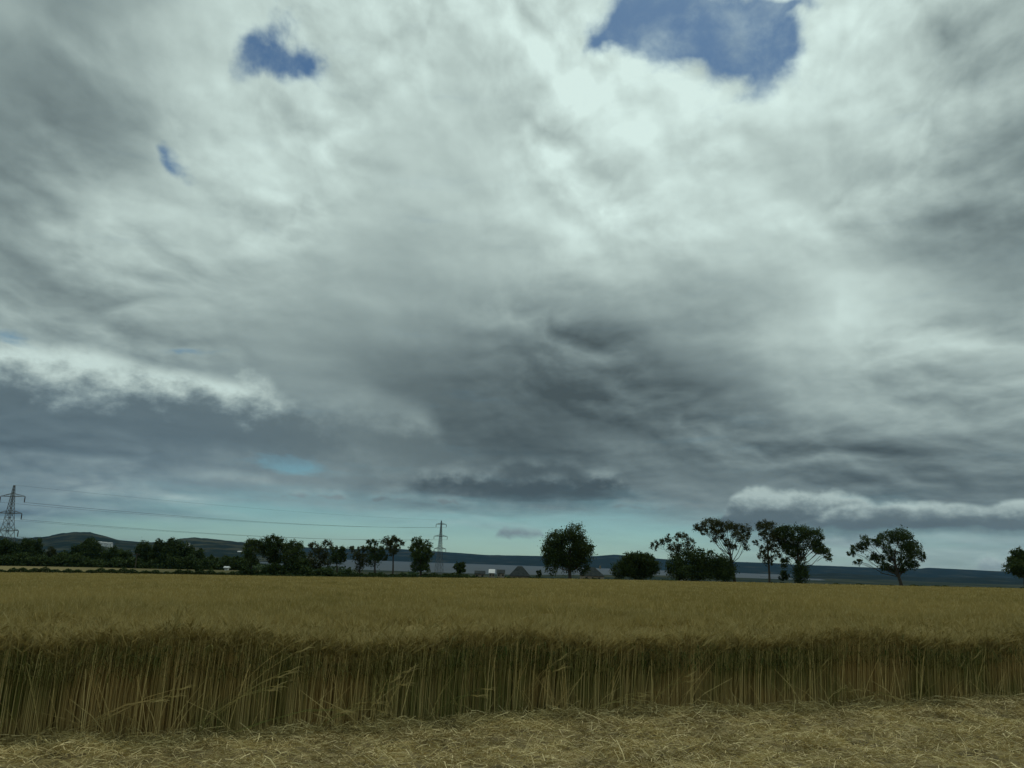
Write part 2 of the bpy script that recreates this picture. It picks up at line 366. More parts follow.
# ------------------------------------------------------------------ hills
def ridge(name, sky_pts, D, width, m, rough, base=-26., seed=1, ncol=220, nrow=22, xlim=None):
    xs_ = np.array([p[0] for p in sky_pts]); zs_ = np.array([at(p[0], p[1], D).z for p in sky_pts])
    wx = np.array([at(p[0], p[1], D).x for p in sky_pts])
    X = np.linspace(wx[0], wx[-1], ncol); H = np.interp(X, wx, zs_)
    r = np.random.default_rng(seed); V = []
    ph = r.uniform(0, 6, (14,)); fx = r.uniform(.4, 3., 14)/width*4; fy = r.uniform(.4, 3., 14)/width*4; am = 1/(1+np.hypot(fx, fy)*width/4)
    for j in range(nrow):
        t = j/(nrow-1)*2-1; Y = D+t*width
        k = np.cos(t*math.pi/2)**1.1 if abs(t) < 1 else 0
        n_ = sum(am[i]*np.sin(X*fx[i]+Y*fy[i]+ph[i]) for i in range(14))
        z = base+(H-base)*k + (rough*n_*(.25 if t > -.5 else 1.) + r.normal(0, rough*.10, ncol))*k*(abs(t) > .05)
        V.append(np.stack([X*(Y/D), np.full(ncol, Y), np.minimum(z, base+(H-base)*(Y/D)*.985+3 if t > 0.05 else z)], -1))
    V = np.stack(V); i = (np.arange(nrow-1)[:, None]*ncol+np.arange(ncol-1)[None]).ravel()
    n = NM(); n.add(V.reshape(-1, 3), q=np.stack([i, i+1, i+1+ncol, i+ncol], -1))
    return tag(link(name, n.mesh(name, True), m), kind='structure')
SK1 = [(-400, 548), (-200, 540), (-60, 534), (0, 536), (20, 539), (45, 537), (62, 534), (75, 532.5), (90, 532.5), (105, 536), (118, 540), (140, 542), (165, 542.5), (180, 539), (195, 538), (215, 540), (235, 542), (260, 544.5), (290, 549), (320, 556), (345, 563)]
SK2 = [(200, 556), (260, 548), (300, 547), (340, 549), (400, 549), (430, 551), (460, 553), (486, 555), (539, 556), (570, 556.5), (597, 556), (613, 554.7), (635, 556.5), (662, 559), (700, 561), (739, 562), (773, 563), (800, 565), (833, 566), (870, 567.5), (919, 568.7), (928, 567.7), (955, 569), (993, 571), (1024, 572), (1150, 577), (1500, 588)]
ridge('hills', SK1, 3600., 1000., M_hill, 8., base=-22., seed=3)
ridge('far_coast_hills', SK2, 7600., 1500., M_coast, 7., base=-24.5, seed=5, ncol=420)
ridge('headland', [(760, 580), (800, 575), (835, 573), (880, 575.5), (930, 577.5), (990, 577.5), (1060, 580), (1300, 590)], 4200., 900., M_coast, 3., base=-22.5, seed=8)
# ------------------------------------------------------------------ crop edge
EP = [ground_hit(px, py) for px, py in ((-260, 762), (0, 747), (170, 742), (340, 731), (510, 720), (680, 715), (850, 708), (1024, 702), (1400, 692))]
ex = np.array([p[0] for p in EP]); ey = np.array([p[1] for p in EP])
print('edge', [(round(a, 1), round(b, 1)) for a, b in EP])
sl0 = (ey[1]-ey[0])/(ex[1]-ex[0]); sl1 = (ey[-1]-ey[-2])/(ex[-1]-ex[-2])
def edge_y(x):
    x = np.asarray(x, float); y = np.interp(x, ex, ey)
    y = np.where(x < ex[0], ey[0]+(x-ex[0])*.3, y); y = np.where(x > ex[-1], ey[-1]+(x-ex[-1])*.3, y); return y
crop = NM()
def scatter(n, d0, d1, x0=-14, x1=24, wedge=False):
    """points between d0 and d1 metres behind the crop edge"""
    if not wedge:
        x = rng.uniform(x0, x1, n); d = rng.uniform(d0, d1, n); return x, edge_y(x)+d
    y = np.sqrt(rng.uniform(d0**2, d1**2, n)); x = rng.uniform(-.70, .72, n)*y - rng.uniform(0, 3, n)
    k = y > edge_y(x)+3; return x[k], y[k]
def cropheight(x, y): return .94 + .11*sstep((1.5-x)/5)*(1-sstep((y-12)/14)) + .05*np.sin(x*1.3+y*.7)+.035*np.sin(x*3.1-y*2.2)+.03*np.sin(x*7.7+y*3.)
UP = np.array([0, 0, 1.])
def hdir(n):
    a = rng.uniform(0, 2*np.pi, n); return np.stack([np.cos(a), np.sin(a), a*0], -1)
def plants(x, y, full=True, sc=1., awn=5, leaves=2):
    n = len(x); z0 = g(x, y); h = cropheight(x, y)*rng.normal(1, .065, n)
    B = np.stack([x, y, z0], -1); lean = hdir(n)*(rng.uniform(0, 1, n)**2*.07)[:, None] + np.array([.03, -.01, 0])
    top = B+UP*(h*.86)[:, None]+lean
    rn = rng.uniform(0, 1, n); sd = hdir(n)
    if full:
        Pm = B+(top-B)*.5-lean*.25
        Pn = np.stack([B, Pm, top], 1); crop.ribbon(Pn, np.tile(np.array([.0065, .0055, .0035])*sc, (n, 1)), sd, 0, rn)
    else:
        Pn = np.stack([top-UP*.22, top], 1); crop.ribbon(Pn, np.full((n, 2), .004*sc), sd, 0, rn)
    # ear, nodding
    nd = hdir(n)*rng.uniform(.15, 1.1, n)[:, None]+np.array([.12, -.1, 0]); ed = unit(nd+UP*rng.uniform(.3, 1., n)[:, None])
    E = [top, top+ed*.03, top+ed*.075+nd*.008, top+ed*.10+nd*.016-UP*.006]
    En = np.stack(E, 1); w = np.array([.004, .013, .011, .003])*sc
    for s_ in range(2):
        sd2 = unit(np.cross(ed, hdir(n))); crop.ribbon(En, np.tile(w, (n, 1)), sd2, 1, rn*.8)
    for k in range(awn):
        ad = unit(ed+hdir(n)*.22+UP*.12); b = top+ed*rng.uniform(.02, .09, n)[:, None]; L = rng.uniform(.08, .15, n)[:, None]
        crop.ribbon(np.stack([b, b+ad*L*.5, b+ad*L-UP*L*.12], 1), np.tile(np.array([.0035, .0028, .0012])*sc, (n, 1)), unit(np.cross(ad, hdir(n))), 1, np.clip(rn+.15, 0, 1))
    for k in range(leaves):
        hh = rng.uniform(.62 if full else .7, .93, n)[:, None]; b = B+(top-B)*hh; dd = hdir(n); L = rng.uniform(.10, .24, n)[:, None]
        up_k = rng.uniform(.1, .8, n)[:, None]
        crop.ribbon(np.stack([b, b+dd*L*.35+UP*L*.6*up_k, b+dd*L*.8+UP*L*.55*up_k, b+dd*L-UP*L*.1], 1), np.tile(np.array([.009, .011, .007, .002])*sc, (n, 1)), unit(np.cross(dd, UP)), 2, rng.uniform(0, 1, n))
    return top
plants(*scatter(24000, 0., 1.3), full=True, leaves=1)
plants(*scatter(13000, 0., .3), full=True, leaves=1, awn=4)
plants(*scatter(34000, 1.3, 6.), full=False, leaves=1, awn=4)
def tufts(n, d0, d1, blades=4):
    """ears beyond the first metres; density falls and tuft width grows smoothly with distance"""
    y = d0*(d1/d0)**rng.uniform(0, 1, n); x = rng.uniform(-.72, .74, n)*y-rng.uniform(0, 3, n)
    k = y > edge_y(x)+2.5; x, y = x[k], y[k]; n = len(x); s_ = .0011*y
    z = g(x, y)+cropheight(x, y)-.1; B = np.stack([x, y, z], -1); rn = rng.uniform(0, 1, n)
    for k in range(blades):
        b = B+hdir(n)*(rng.uniform(0, 1, n)*s_*5)[:, None]; d = unit(hdir(n)*rng.uniform(.1, 1., n)[:, None]+UP)
        L = (rng.uniform(.10, .20, n))[:, None]; w = s_*rng.uniform(.4, 1.1, n)
        crop.ribbon(np.stack([b, b+d*L*.6, b+d*L], 1), np.stack([w*.5, w, w*.15], 1), unit(np.cross(d, hdir(n))), 1, rn*.8)
tufts(130000, 11, 213)
# canopy surface under the ears, from just inside the edge to the end of the field
nx, ny = 260, 150
u = np.linspace(-1, 1, nx); v = np.linspace(0, 1, ny)
CX = []; 
for vv in v:
    yy = 12*(213/12.)**vv; xx = u*(16+yy*.85)
    y2 = np.maximum(edge_y(xx)+.9+(213-12)*0, 0)+(yy-12)*(213-edge_y(xx)-.9)/201. if False else edge_y(xx)+1.0+(213-edge_y(xx)-1.0)*((yy-12)/201.)
    y2 = np.where(edge_y(xx)+1 > 213, 213, y2)
    CX.append(np.stack([xx, y2, g(xx, y2)+cropheight(xx, y2)-.13+rng.normal(0, .02, nx)], -1))
CX = np.stack(CX); i = (np.arange(ny-1)[:, None]*nx+np.arange(nx-1)[None]).ravel()
crop.add(CX.reshape(-1, 3), q=np.stack([i, i+1, i+1+nx, i+nx], -1), mat=3)
# bent and broken stalks along the cut edge
def arch(px0, py0, px1, py1, n=3, seed=0, sag=.1):
    x0, y0 = ground_hit(px0, py0+8); y0 = float(edge_y(x0))-.12; e = at(px1, py1+3, y0-.22)
    for _ in range(n):
        b = np.array([x0+rng.normal(0, .05), y0+rng.normal(0, .06), gz(x0, y0)+.05]); t = np.array(e)+rng.normal(0, .05, 3)
        m1 = b+(t-b)*.35+UP*sag*.8; m2 = b+(t-b)*.72+UP*sag; L = np.linalg.norm(t-b)
        Pn = np.array([[b, m1, m2, t]]); crop.ribbon(Pn, np.array([[.007, .007, .006, .004]]), unit(np.array([[.1, .3, 1.]])), 0, np.array([.35]))
        d = unit(t-m2); q = t+d*.1-UP*.02; crop.ribbon(np.array([[t, (t+q)/2, q]]), np.array([[.005, .011, .003]]), unit(np.array([[.1, .2, 1.]])), 1, np.array([.3]))
        for k in range(4):
            a = d+rng.normal(0, .2, 3); crop.ribbon(np.array([[q-d*.05, q+a*.06, q+a*.12-UP*.02]]), np.array([[.004, .003, .001]]), unit(np.array([[0, .2, 1.]])), 1, np.array([1.]))
for a in [(78, 735, 172, 686), (60, 738, 150, 690), (205, 728, 296, 642), (215, 722, 280, 682), (200, 724, 270, 688), (340, 722, 395, 680), (365, 718, 392, 681), (440, 714, 476, 690), (515, 706, 552, 666), (600, 708, 640, 690), (640, 706, 680, 676), (590, 712, 634, 695), (655, 706, 700, 640), (665, 704, 725, 630),
          (800, 700, 815, 660), (860, 702, 882, 692), (330, 712, 370, 704), (820, 700, 850, 684), (950, 697, 968, 660), (255, 715, 330, 705)]: arch(*a, n=2, sag=.06)
k = 420; xx = rng.uniform(-9, 16, k)
for i in range(k):
    x0 = xx[i]; y0 = float(edge_y(x0))+rng.uniform(-.15, .1); z0 = gz(x0, y0); a = rng.normal(0, .6); L = rng.uniform(.3, .8)
    b = np.array([x0, y0, z0]); t = b+np.array([math.sin(a)*L, -rng.uniform(0, .3), abs(math.cos(a))*L]); m_ = (b+t)/2+UP*.05
    crop.ribbon(np.array([[b, m_, t]]), np.array([[.007, .007, .004]]), unit(np.array([[.3, .1, .8]])) if abs(a) > .7 else unit(np.array([[1., .1, 0]])), 0, np.array([rng.uniform(.5, 1)]))
o = link('barley_crop', crop.mesh('barley_crop'), [M_stem, M_head, M_leaf, M_canopy])
tag(o, 'standing ripe bearded barley filling the field behind the cut edge', 'barley', kind='stuff')
# ------------------------------------------------------------------ straw on the cut strip
st = NM()
def pile(x, y):
    d = edge_y(x)-y
    w = np.exp(-((d-.6)/.5)**2)*(.02+.035*np.sin(x*1.1)+.02*np.sin(x*2.9+1))
    return np.maximum(w, 0)+.025+.02*np.sin(x*5+y*4)+.02*np.sin(x*2.1-y*6)
def straws(n, y0, y1, Lm, wid, zup, clump=False):
    x = rng.uniform(-11, 18, n); y = edge_y(x)-rng.uniform(y0, y1, n)
    z = g(x, y)+pile(x, y)+rng.uniform(-.02, 1, n)**2*zup
    c = np.stack([x, y, z], -1); a = unit(hdir(n)+np.stack([np.zeros(n), np.zeros(n), rng.normal(.0, .38, n)], -1))
    L = rng.gamma(4, Lm/4, n)[:, None]; bend = hdir(n)*rng.uniform(0, .12, n)[:, None]+UP*rng.uniform(-.05, .12, n)[:, None]
    Pn = np.stack([c-a*L*.5, c-a*L*.15+bend*L, c+a*L*.2+bend*L, c+a*L*.5], 1)
    Pn[:, :, 2] = np.maximum(Pn[:, :, 2], g(Pn[:, :, 0], Pn[:, :, 1])+.004)
    w = wid*rng.uniform(.5, 1.3, n); side = unit(np.cross(a, unit(rng.normal(0, 1, (n, 3)))))
    st.ribbon(Pn, np.stack([w, w, w*.9, w*.5], 1), side, 0, rng.uniform(0, 1, n)**1.5)
straws(100000, -.1, 3.6, .115, .006, .045)
straws(9000, 0., 1.0, .2, .006, .07)
def clumps(nc, per, Lm, wid):
    cx = rng.uniform(-10, 17, nc); cd = rng.uniform(.0, 3.4, nc); ch = rng.uniform(.02, .09, nc); n = nc*per
    i = np.repeat(np.arange(nc), per); r = rng.normal(0, .11, (n, 2)); x = cx[i]+r[:, 0]*1.3; y = edge_y(x)-cd[i]+r[:, 1]
    z = g(x, y)+pile(x, y)+ch[i]*np.exp(-(r**2).sum(1)/.02)*rng.uniform(.4, 1.1, n)
    c = np.stack([x, y, z], -1); a = unit(hdir(n)+np.stack([np.zeros(n), np.zeros(n), rng.normal(.0, .5, n)], -1)); L = rng.gamma(4, Lm/4, n)[:, None]
    Pn = np.stack([c-a*L*.5, c+UP*L*.08, c+a*L*.5], 1); w = wid*rng.uniform(.5, 1.3, n)
    st.ribbon(Pn, np.stack([w, w, w*.6], 1), unit(np.cross(a, unit(rng.normal(0, 1, (n, 3))))), 0, rng.uniform(0, 1, n)**1.3)
clumps(520, 70, .12, .0065)
straws(9000, 3.4, 6.5, .2, .01, .06)
# chaff mat under the straw
xs2 = np.linspace(-14, 22, 420); dd = np.linspace(-.6, 9., 130); X, D2 = np.meshgrid(xs2, dd); Y2 = edge_y(X)-D2
V = np.stack([X, Y2, g(X, Y2)+pile(X, Y2)*.8+rng.normal(0, .012, X.shape)+.004], -1); n1, n2 = len(xs2), len(dd); i = (np.arange(n2-1)[:, None]*n1+np.arange(n1-1)[None]).ravel()
st.add(V.reshape(-1, 3), q=np.stack([i, i+n1, i+1+n1, i+1], -1), mat=1)
M_chaff = mat('chaff', [(.11, .085, .032), (.27, .21, .085)], 5., .9, bump=.8, bscale=40)
tag(link('straw', st.mesh('straw'), [M_straw, M_chaff]), 'loose pale cut straw strewn over the mown strip in front', 'straw', kind='stuff')
# ------------------------------------------------------------------ trees
def leaf_cloud(n, c, r, cnt, size, rn=random):
    """leaf-sized faces in small clumps through an ellipsoid"""
    nc = max(3, int(cnt/26)); cc = unit(rng.normal(0, 1, (nc, 3)))*(rng.uniform(.25, 1, nc)**.45)[:, None]*np.array(r)*.92+np.array(c)
    idx = rng.integers(0, nc, cnt); rc = rng.uniform(.22, .42, nc)*np.mean(r)
    rc = np.minimum(rc, 1.1)
    p = cc[idx]+rng.normal(0, 1, (cnt, 3))*(rc[idx]*.55)[:, None]
    a = unit(rng.normal(0, 1, (cnt, 3))); b = unit(np.cross(a, rng.normal(0, 1, (cnt, 3)))); s_ = (size*rng.uniform(.5, 1.2, cnt))[:, None]
    V = np.stack([p-a*s_*.5, p+b*s_*.35, p+a*s_*.6, p-b*s_*.35], 1).reshape(-1, 3)
    i = np.arange(cnt)[:, None]*4+np.arange(4)[None]
    n.add(V, q=i, rnd=np.clip(rng.uniform(0, 1, nc)[idx]*.7+rng.uniform(0, .3, cnt), 0, 1))
def make_tree(name, label, cat, group, bx, Y, lobes, trunk_w=.45, fork=.35, dens=1., leaf=0, size=.42, limbs=True, base_up=0., depth=.8, trunk_px=None):
    """lobes: (px, py, rx_px, ry_px) seen from the photo's position, at distance Y"""
    s_ = Y/F
    b = at(bx, 570, Y); base = Vector((b.x, Y, gz(b.x, Y)-.15+base_up))
    root = empty(name, base); tag(root, label, cat, group)
    L = []
    fat = 1.14 if name in ('umbrella_tree', 'slender_tree', 'ragged_tree', 'leaning_tree') else 1.
    for l in lobes:
        c = at(l[0], l[1], Y); rx, rz = l[2]*s_*fat, l[3]*s_*fat; off = random.uniform(-1, 1)*depth*(1.2+rx*.6) if len(lobes) > 2 else 0
        L.append((Vector((c.x-base.x, off, c.z-base.z)), rx, rz))
    top = max(p.z+rz*.3 for p, rx, rz in L); cx = sum(p.x*rx for p, rx, rz in L)/sum(rx for p, rx, rz in L)
    t = NM(); fz = top*fork; fk = Vector((cx*.25, 0, fz)) if trunk_px is None else Vector((at(trunk_px, 560, Y).x-base.x, 0, fz))
    t.tube([(0, 0, -.2), (0, 0, .15), tuple(fk*.5+Vector((.08, 0, 0))), tuple(fk)], [trunk_w*1.5, trunk_w*1.05, trunk_w*.85, trunk_w*.72], 8)
    lead = Vector((cx*.55+random.uniform(-.3, .3), 0, fz+(top-fz)*.62)); lm = fk.lerp(lead, .5)+Vector((random.uniform(-.4, .4), random.uniform(-.3, .3), 0)); fk0 = fk
    if limbs: t.tube([tuple(fk-Vector((0, 0, .2))), tuple(lm), tuple(lead)], [trunk_w*.72, trunk_w*.5, trunk_w*.22], 6)
    for p, rx, rz in L:
        uu = max(0., min(.85, (p.z-fz)/max(1., top-fz)*random.uniform(.35, 1.0)-.1)); fk = fk0.lerp(lm, uu*2) if uu < .5 else lm.lerp(lead, uu*2-1)
        e = p+Vector((0, 0, rz*.2)); m1 = fk.lerp(e, .4)+Vector((random.uniform(-.5, .5), random.uniform(-.4, .4), -abs(e.x-fk.x)*.10+random.uniform(-.2, .2))); m2 = fk.lerp(e, .75)+Vector((random.uniform(-.3, .3), 0, .2))
        w = trunk_w*min(.5, .2+rx*.06)*(1-.4*uu)
        if limbs: t.tube([tuple(fk-Vector((0, 0, .3))), tuple(m1), tuple(m2), tuple(e)], [w, w*.7, w*.45, w*.2], 5)
        for k in range(3 if limbs else 0):
            a = m1.lerp(e, random.uniform(.2, .9)); q = p+Vector((random.uniform(-1, 1)*rx, random.uniform(-1, 1)*rx, random.uniform(-.7, .8)*rz))
            t.tube([tuple(a), tuple(a.lerp(q, .5)+Vector((0, 0, .15))), tuple(q)], [w*.35, w*.22, w*.1], 4)
    link('trunk', t.mesh('trunk', True), M_bark, root)
    c = NM()
    for p, rx, rz in L:
        ry = (rx+rz)/2
        cnt = int(dens*75*(rx*rz+rx*ry)**.95/size**1.6*.42)+24
        leaf_cloud(c, p, (rx, ry, rz), min(cnt, 9000), size)
    link('crown', c.mesh('crown'), LEAVES[leaf], root)
    return root
def blob(cx, cy, rx, ry, n=9, k=.5, bottom=True):
    """several overlapping lobes filling one rounded crown"""
    L = [(cx, cy, rx*.62, ry*.62)]
    for i in range(n):
        a = 2*math.pi*(i+random.uniform(-.3, .3))/n; q = random.uniform(.48, .64); kk = random.uniform(.8, 1.15)*k
        L.append((cx+math.cos(a)*rx*q, cy-math.sin(a)*ry*q, rx*kk*.8, ry*kk*.8))
    return L
G1 = 'trees along the far edge of the field'
ET = 219.
def T(*a, **k): return make_tree(*a, **k)
# J: big round tree in the middle
T('round_tree', 'big dense round-crowned dark tree standing alone between two dark roofs, middle of the field edge', 'tree', G1, 570, ET,
  blob(568, 549, 26, 23, 12, .48)+[(551, 558, 9, 9), (556, 540, 10, 9), (575, 532, 10, 8), (586, 556, 9, 11), (570, 566, 11, 9), (552, 567, 7, 8), (583, 567, 7, 8), (546, 551, 5, 5), (592, 549, 4, 5)], .5, .25, .85, 0, .38)
# K: bush
T('round_bush', 'low dark dome-shaped bush between the big round tree and the sparse tree', 'bush', G1, 636, ET,
  blob(637, 565, 20, 14, 9, .55)+[(620, 570, 9, 9), (652, 568, 8, 10)], .3, .2, 1.4, 0, .4, limbs=False)
# L: sparse tree
T('sparse_tree', 'sparse tree with tufted airy crown left of the tall umbrella-shaped tree', 'tree', G1, 679, ET+5,
  [(656, 545, 5, 5), (664, 541, 6, 4), (672, 547, 7, 5), (668, 538, 4, 4), (677, 537, 4, 4), (684, 536, 6, 4), (689, 543, 6, 6), (681, 549, 6, 6), (690, 551, 5, 5), (676, 556, 7, 5)], .3, .5, .75, 2, .36)
# understory
T('dense_bush', 'broad dark thicket below the sparse tree, peaked in its middle', 'bush', G1, 697, ET,
  [(676, 567, 9, 12), (688, 563, 10, 13), (698, 559, 9, 11), (708, 564, 10, 13), (719, 566, 10, 12), (729, 568, 9, 11), (700, 572, 14, 8), (722, 574, 12, 7), (684, 573, 12, 8)], .3, .2, 1.4, 0, .4, limbs=False)
# M: umbrella tree
T('umbrella_tree', 'tall spreading umbrella-shaped tree with bare forked limbs and flat crown', 'tree', G1, 735, ET+2,
  [(700, 527, 6, 4), (708, 524, 7, 5), (717, 523, 7, 4), (725, 526, 7, 5), (712, 531, 6, 4), (703, 532, 4, 4), (721, 534, 6, 5), (733, 527, 6, 4), (741, 529, 6, 5), (748, 530, 5, 6), (736, 536, 6, 5), (727, 543, 5, 4), (744, 539, 5, 5), (715, 540, 3, 3), (711, 552, 3, 2), (746, 547, 3, 4), (733, 548, 4, 3)], .42, .30, .85, 2, .34)
# N: slender tree
T('slender_tree', 'slender upright tree with thin trunk between the umbrella tree and the heavy ragged tree', 'tree', G1, 769, ET+1,
  [(761, 528, 5, 5), (765, 524, 6, 4), (771, 528, 6, 5), (762, 536, 5, 5), (769, 538, 5, 6), (776, 536, 5, 6), (757, 542, 3, 3), (773, 546, 6, 5), (764, 549, 5, 4), (762, 556, 5, 3), (774, 555, 5, 4), (769, 561, 5, 4)], .3, .4, .85, 2, .34)
# O
T('ragged_tree', 'heavy ragged dark tree with overhanging right side, ivy around its trunk', 'tree', G1, 799, ET,
  [(779, 533, 7, 5), (786, 531, 7, 5), (795, 534, 9, 7), (806, 533, 8, 6), (815, 536, 7, 6), (789, 541, 9, 7), (802, 544, 9, 7), (813, 546, 7, 6), (821, 548, 6, 5), (826, 555, 4, 5), (791, 551, 8, 5), (801, 556, 7, 5), (824, 550, 6, 4), (786, 562, 5, 5), (801, 568, 7, 8), (799, 577, 7, 7), (786, 545, 6, 6)], .5, .3, 1.1, 0, .36)
# P
T('leaning_tree', 'lone tree with lopsided crown, airy tufts reaching left of a dense round right side', 'tree', G1, 901, ET,
  [(862, 541, 5, 5), (857, 547, 5, 4), (853, 553, 4, 3), (866, 547, 4, 5), (859, 562, 4, 3), (874, 543, 5, 3), (877, 540, 4, 3), (873, 556, 5, 4), (880, 559, 6, 4), (890, 539, 8, 7), (899, 535, 9, 6), (908, 540, 9, 8), (915, 549, 7, 8), (906, 551, 9, 8), (919, 556, 4, 5), (913, 564, 6, 5), (896, 556, 7, 6), (902, 563, 7, 6), (883, 566, 5, 3), (893, 569, 6, 3), (885, 549, 4, 6), (903, 571, 4, 4)], .5, .22, 1.0, 0, .36)
# Q
T('round_tree', 'dark round tree cut by the right border of the view', 'tree', G1, 1024, ET+3,
  blob(1023, 563, 19, 15, 9, .5)+[(1010, 568, 7, 6), (1018, 553, 8, 5)], .45, .25, 1.2, 1, .38)
# A..I left-centre row
T('bushy_tree', 'leftmost tree of the row left of the far pylon, narrow with bare trunk', 'tree', G1, 251, ET+8, [(249, 545, 6, 6), (255, 543, 6, 5), (247, 553, 5, 6), (254, 553, 7, 7), (252, 561, 7, 5)], .35, .4, 1.2, 1, .4)
T('bushy_tree', 'tallest full-crowned tree second in the row left of the far pylon', 'tree', G1, 273, ET+9, [(267, 543, 7, 6), (274, 540, 7, 5), (281, 543, 6, 6), (270, 551, 9, 7), (279, 552, 8, 8), (274, 560, 7, 5), (264, 548, 5, 7)], .45, .35, 1.2, 0, .4)
T('bushy_tree', 'drooping rounded tree third in the row left of the far pylon', 'tree', G1, 292, ET+8, [(287, 546, 6, 5), (294, 545, 7, 6), (299, 552, 6, 8), (290, 555, 8, 8), (296, 561, 7, 6), (286, 562, 5, 6)], .4, .35, 1.1, 1, .4)
T('loose_tree', 'loose pale green tree with twin tops, fourth in the row left of the far pylon', 'tree', G1, 319, ET+12, [(313, 546, 5, 4), (318, 549, 5, 5), (325, 545, 6, 5), (322, 554, 7, 7), (314, 558, 6, 7), (326, 560, 5, 7), (318, 566, 6, 5)], .3, .3, .8, 2, .4)
T('bushy_tree', 'small dark domed tree with open trunk just right of the twin-topped loose tree', 'tree', G1, 337, ET+10, [(335, 550, 5, 5), (341, 552, 5, 6), (337, 557, 7, 6), (343, 559, 4, 4)], .28, .4, 1.2, 0, .4)
T('loose_tree', 'thin low-crowned tree left of the small dark tree with tufted top', 'tree', G1, 360, ET+11, [(354, 549, 4, 4), (361, 549, 5, 4), (358, 556, 6, 6), (364, 560, 5, 7), (360, 566, 5, 6)], .28, .3, .85, 2, .4)
T('bushy_tree', 'dark tree with tufted flat top beside the bare-trunked umbrella tree', 'tree', G1, 375, ET+10, [(373, 543, 6, 3), (370, 550, 6, 5), (378, 552, 7, 7), (374, 560, 7, 6), (383, 556, 4, 5)], .35, .3, 1.05, 0, .4)
T('umbrella_tree', 'small umbrella-shaped tree on a tall bare trunk near the far pylon', 'tree', G1, 393, ET+10, [(386, 541, 5, 4), (392, 539, 5, 3), (399, 542, 4, 4), (389, 547, 5, 4), (396, 548, 4, 4), (393, 553, 4, 3)], .26, .55, 1., 2, .36)
T('oval_tree', 'dense upright oval tree immediately left of the far pylon', 'tree', G1, 421, ET+6, [(418, 542, 6, 5), (425, 547, 7, 6), (414, 549, 6, 6), (420, 553, 9, 7), (428, 554, 5, 6), (421, 562, 9, 7), (416, 567, 6, 5), (425, 568, 6, 4)], .38, .25, 1.25, 1, .4)
T('round_bush', 'small dark bush right of the far pylon', 'bush', G1, 460, ET+3, blob(460, 567, 8, 6, 6, .55), .2, .2, 1.3, 0, .35, limbs=False)
T('round_bush', 'small dark round bush on the pale strip below the left wood', 'bush', G1, 199, ET+4, blob(199, 569, 5, 4.5, 5, .6), .2, .2, 1.4, 0, .35, limbs=False)
T('round_bush', 'tiny bush left of the base of the big round tree', 'bush', G1, 540, ET+3, blob(539, 574, 4, 4, 5, .6), .12, .2, 1.2, 0, .3, limbs=False)
T('round_bush', 'tiny bush between the slender tree and the heavy ragged tree', 'bush', G1, 785, ET+3, blob(785, 576, 6, 5, 5, .6), .12, .2, 1.2, 0, .3, limbs=False)
# wood on the left, farther off
G2 = 'trees of the wood beyond the pale strip'
for (bx, cy, rx, ry, Y, lf, lb) in [
    (8, 552, 14, 14, 330, 0, 'big dark tree at the left border in front of the near pylon'),
    (27, 551, 10, 14, 335, 0, 'dark tree right of the near pylon with clipped looking top'),
    (38, 550, 5, 12, 345, 0, 'narrow dark tree just left of the white farmhouse'),
    (52, 557, 7, 10, 380, 2, 'pale green tree right of the white farmhouse'),
    (64, 559, 8, 9, 390, 1, 'low green tree before the pale hillside field'),
    (78, 555, 9, 12, 340, 0, 'dark tree on the left slope of the domed clump under the hill'),
    (92, 552, 13, 15, 335, 0, 'domed dark tree under the pale cliff on the hill'),
    (114, 557, 11, 12, 330, 1, 'lighter rounded tree between the domed dark tree and the utility pole'),
    (127, 560, 8, 10, 328, 1, 'lighter low tree just left of the utility pole'),
    (144, 554, 10, 14, 325, 0, 'first tall dark tree right of the utility pole'),
    (158, 553, 10, 15, 322, 0, 'second tall dark tree right of the utility pole'),
    (172, 552, 11, 15, 320, 0, 'tallest dark tree of the wood right of the utility pole'),
    (186, 555, 9, 14, 322, 0, 'sloping dark tree toward the right end of the wood'),
    (199, 559, 8, 11, 325, 0, 'lower dark tree at the right end of the wood'),
    (211, 563, 7, 8, 330, 1, 'lowest tree trailing off the right end of the wood'),
    (226, 562, 6, 7, 420, 0, 'small far tree above the white hut'),
    (238, 562, 7, 7, 410, 0, 'small far dark tree between the white hut and the tree row'),
    (305, 563, 6, 8, 380, 1, 'small far tree between the drooping tree and the twin-topped tree')]:
    T('wood_tree', lb, 'tree', G2, bx, Y, blob(bx, cy, rx, ry, 8, .55)+[(bx, cy+ry*.5, rx*.95, ry*.6), (bx-rx*.4, cy+ry*.8, rx*.6, ry*.4), (bx+rx*.4, cy+ry*.75, rx*.6, ry*.45)], .4, .25, 1.15, lf, .55, limbs=False)
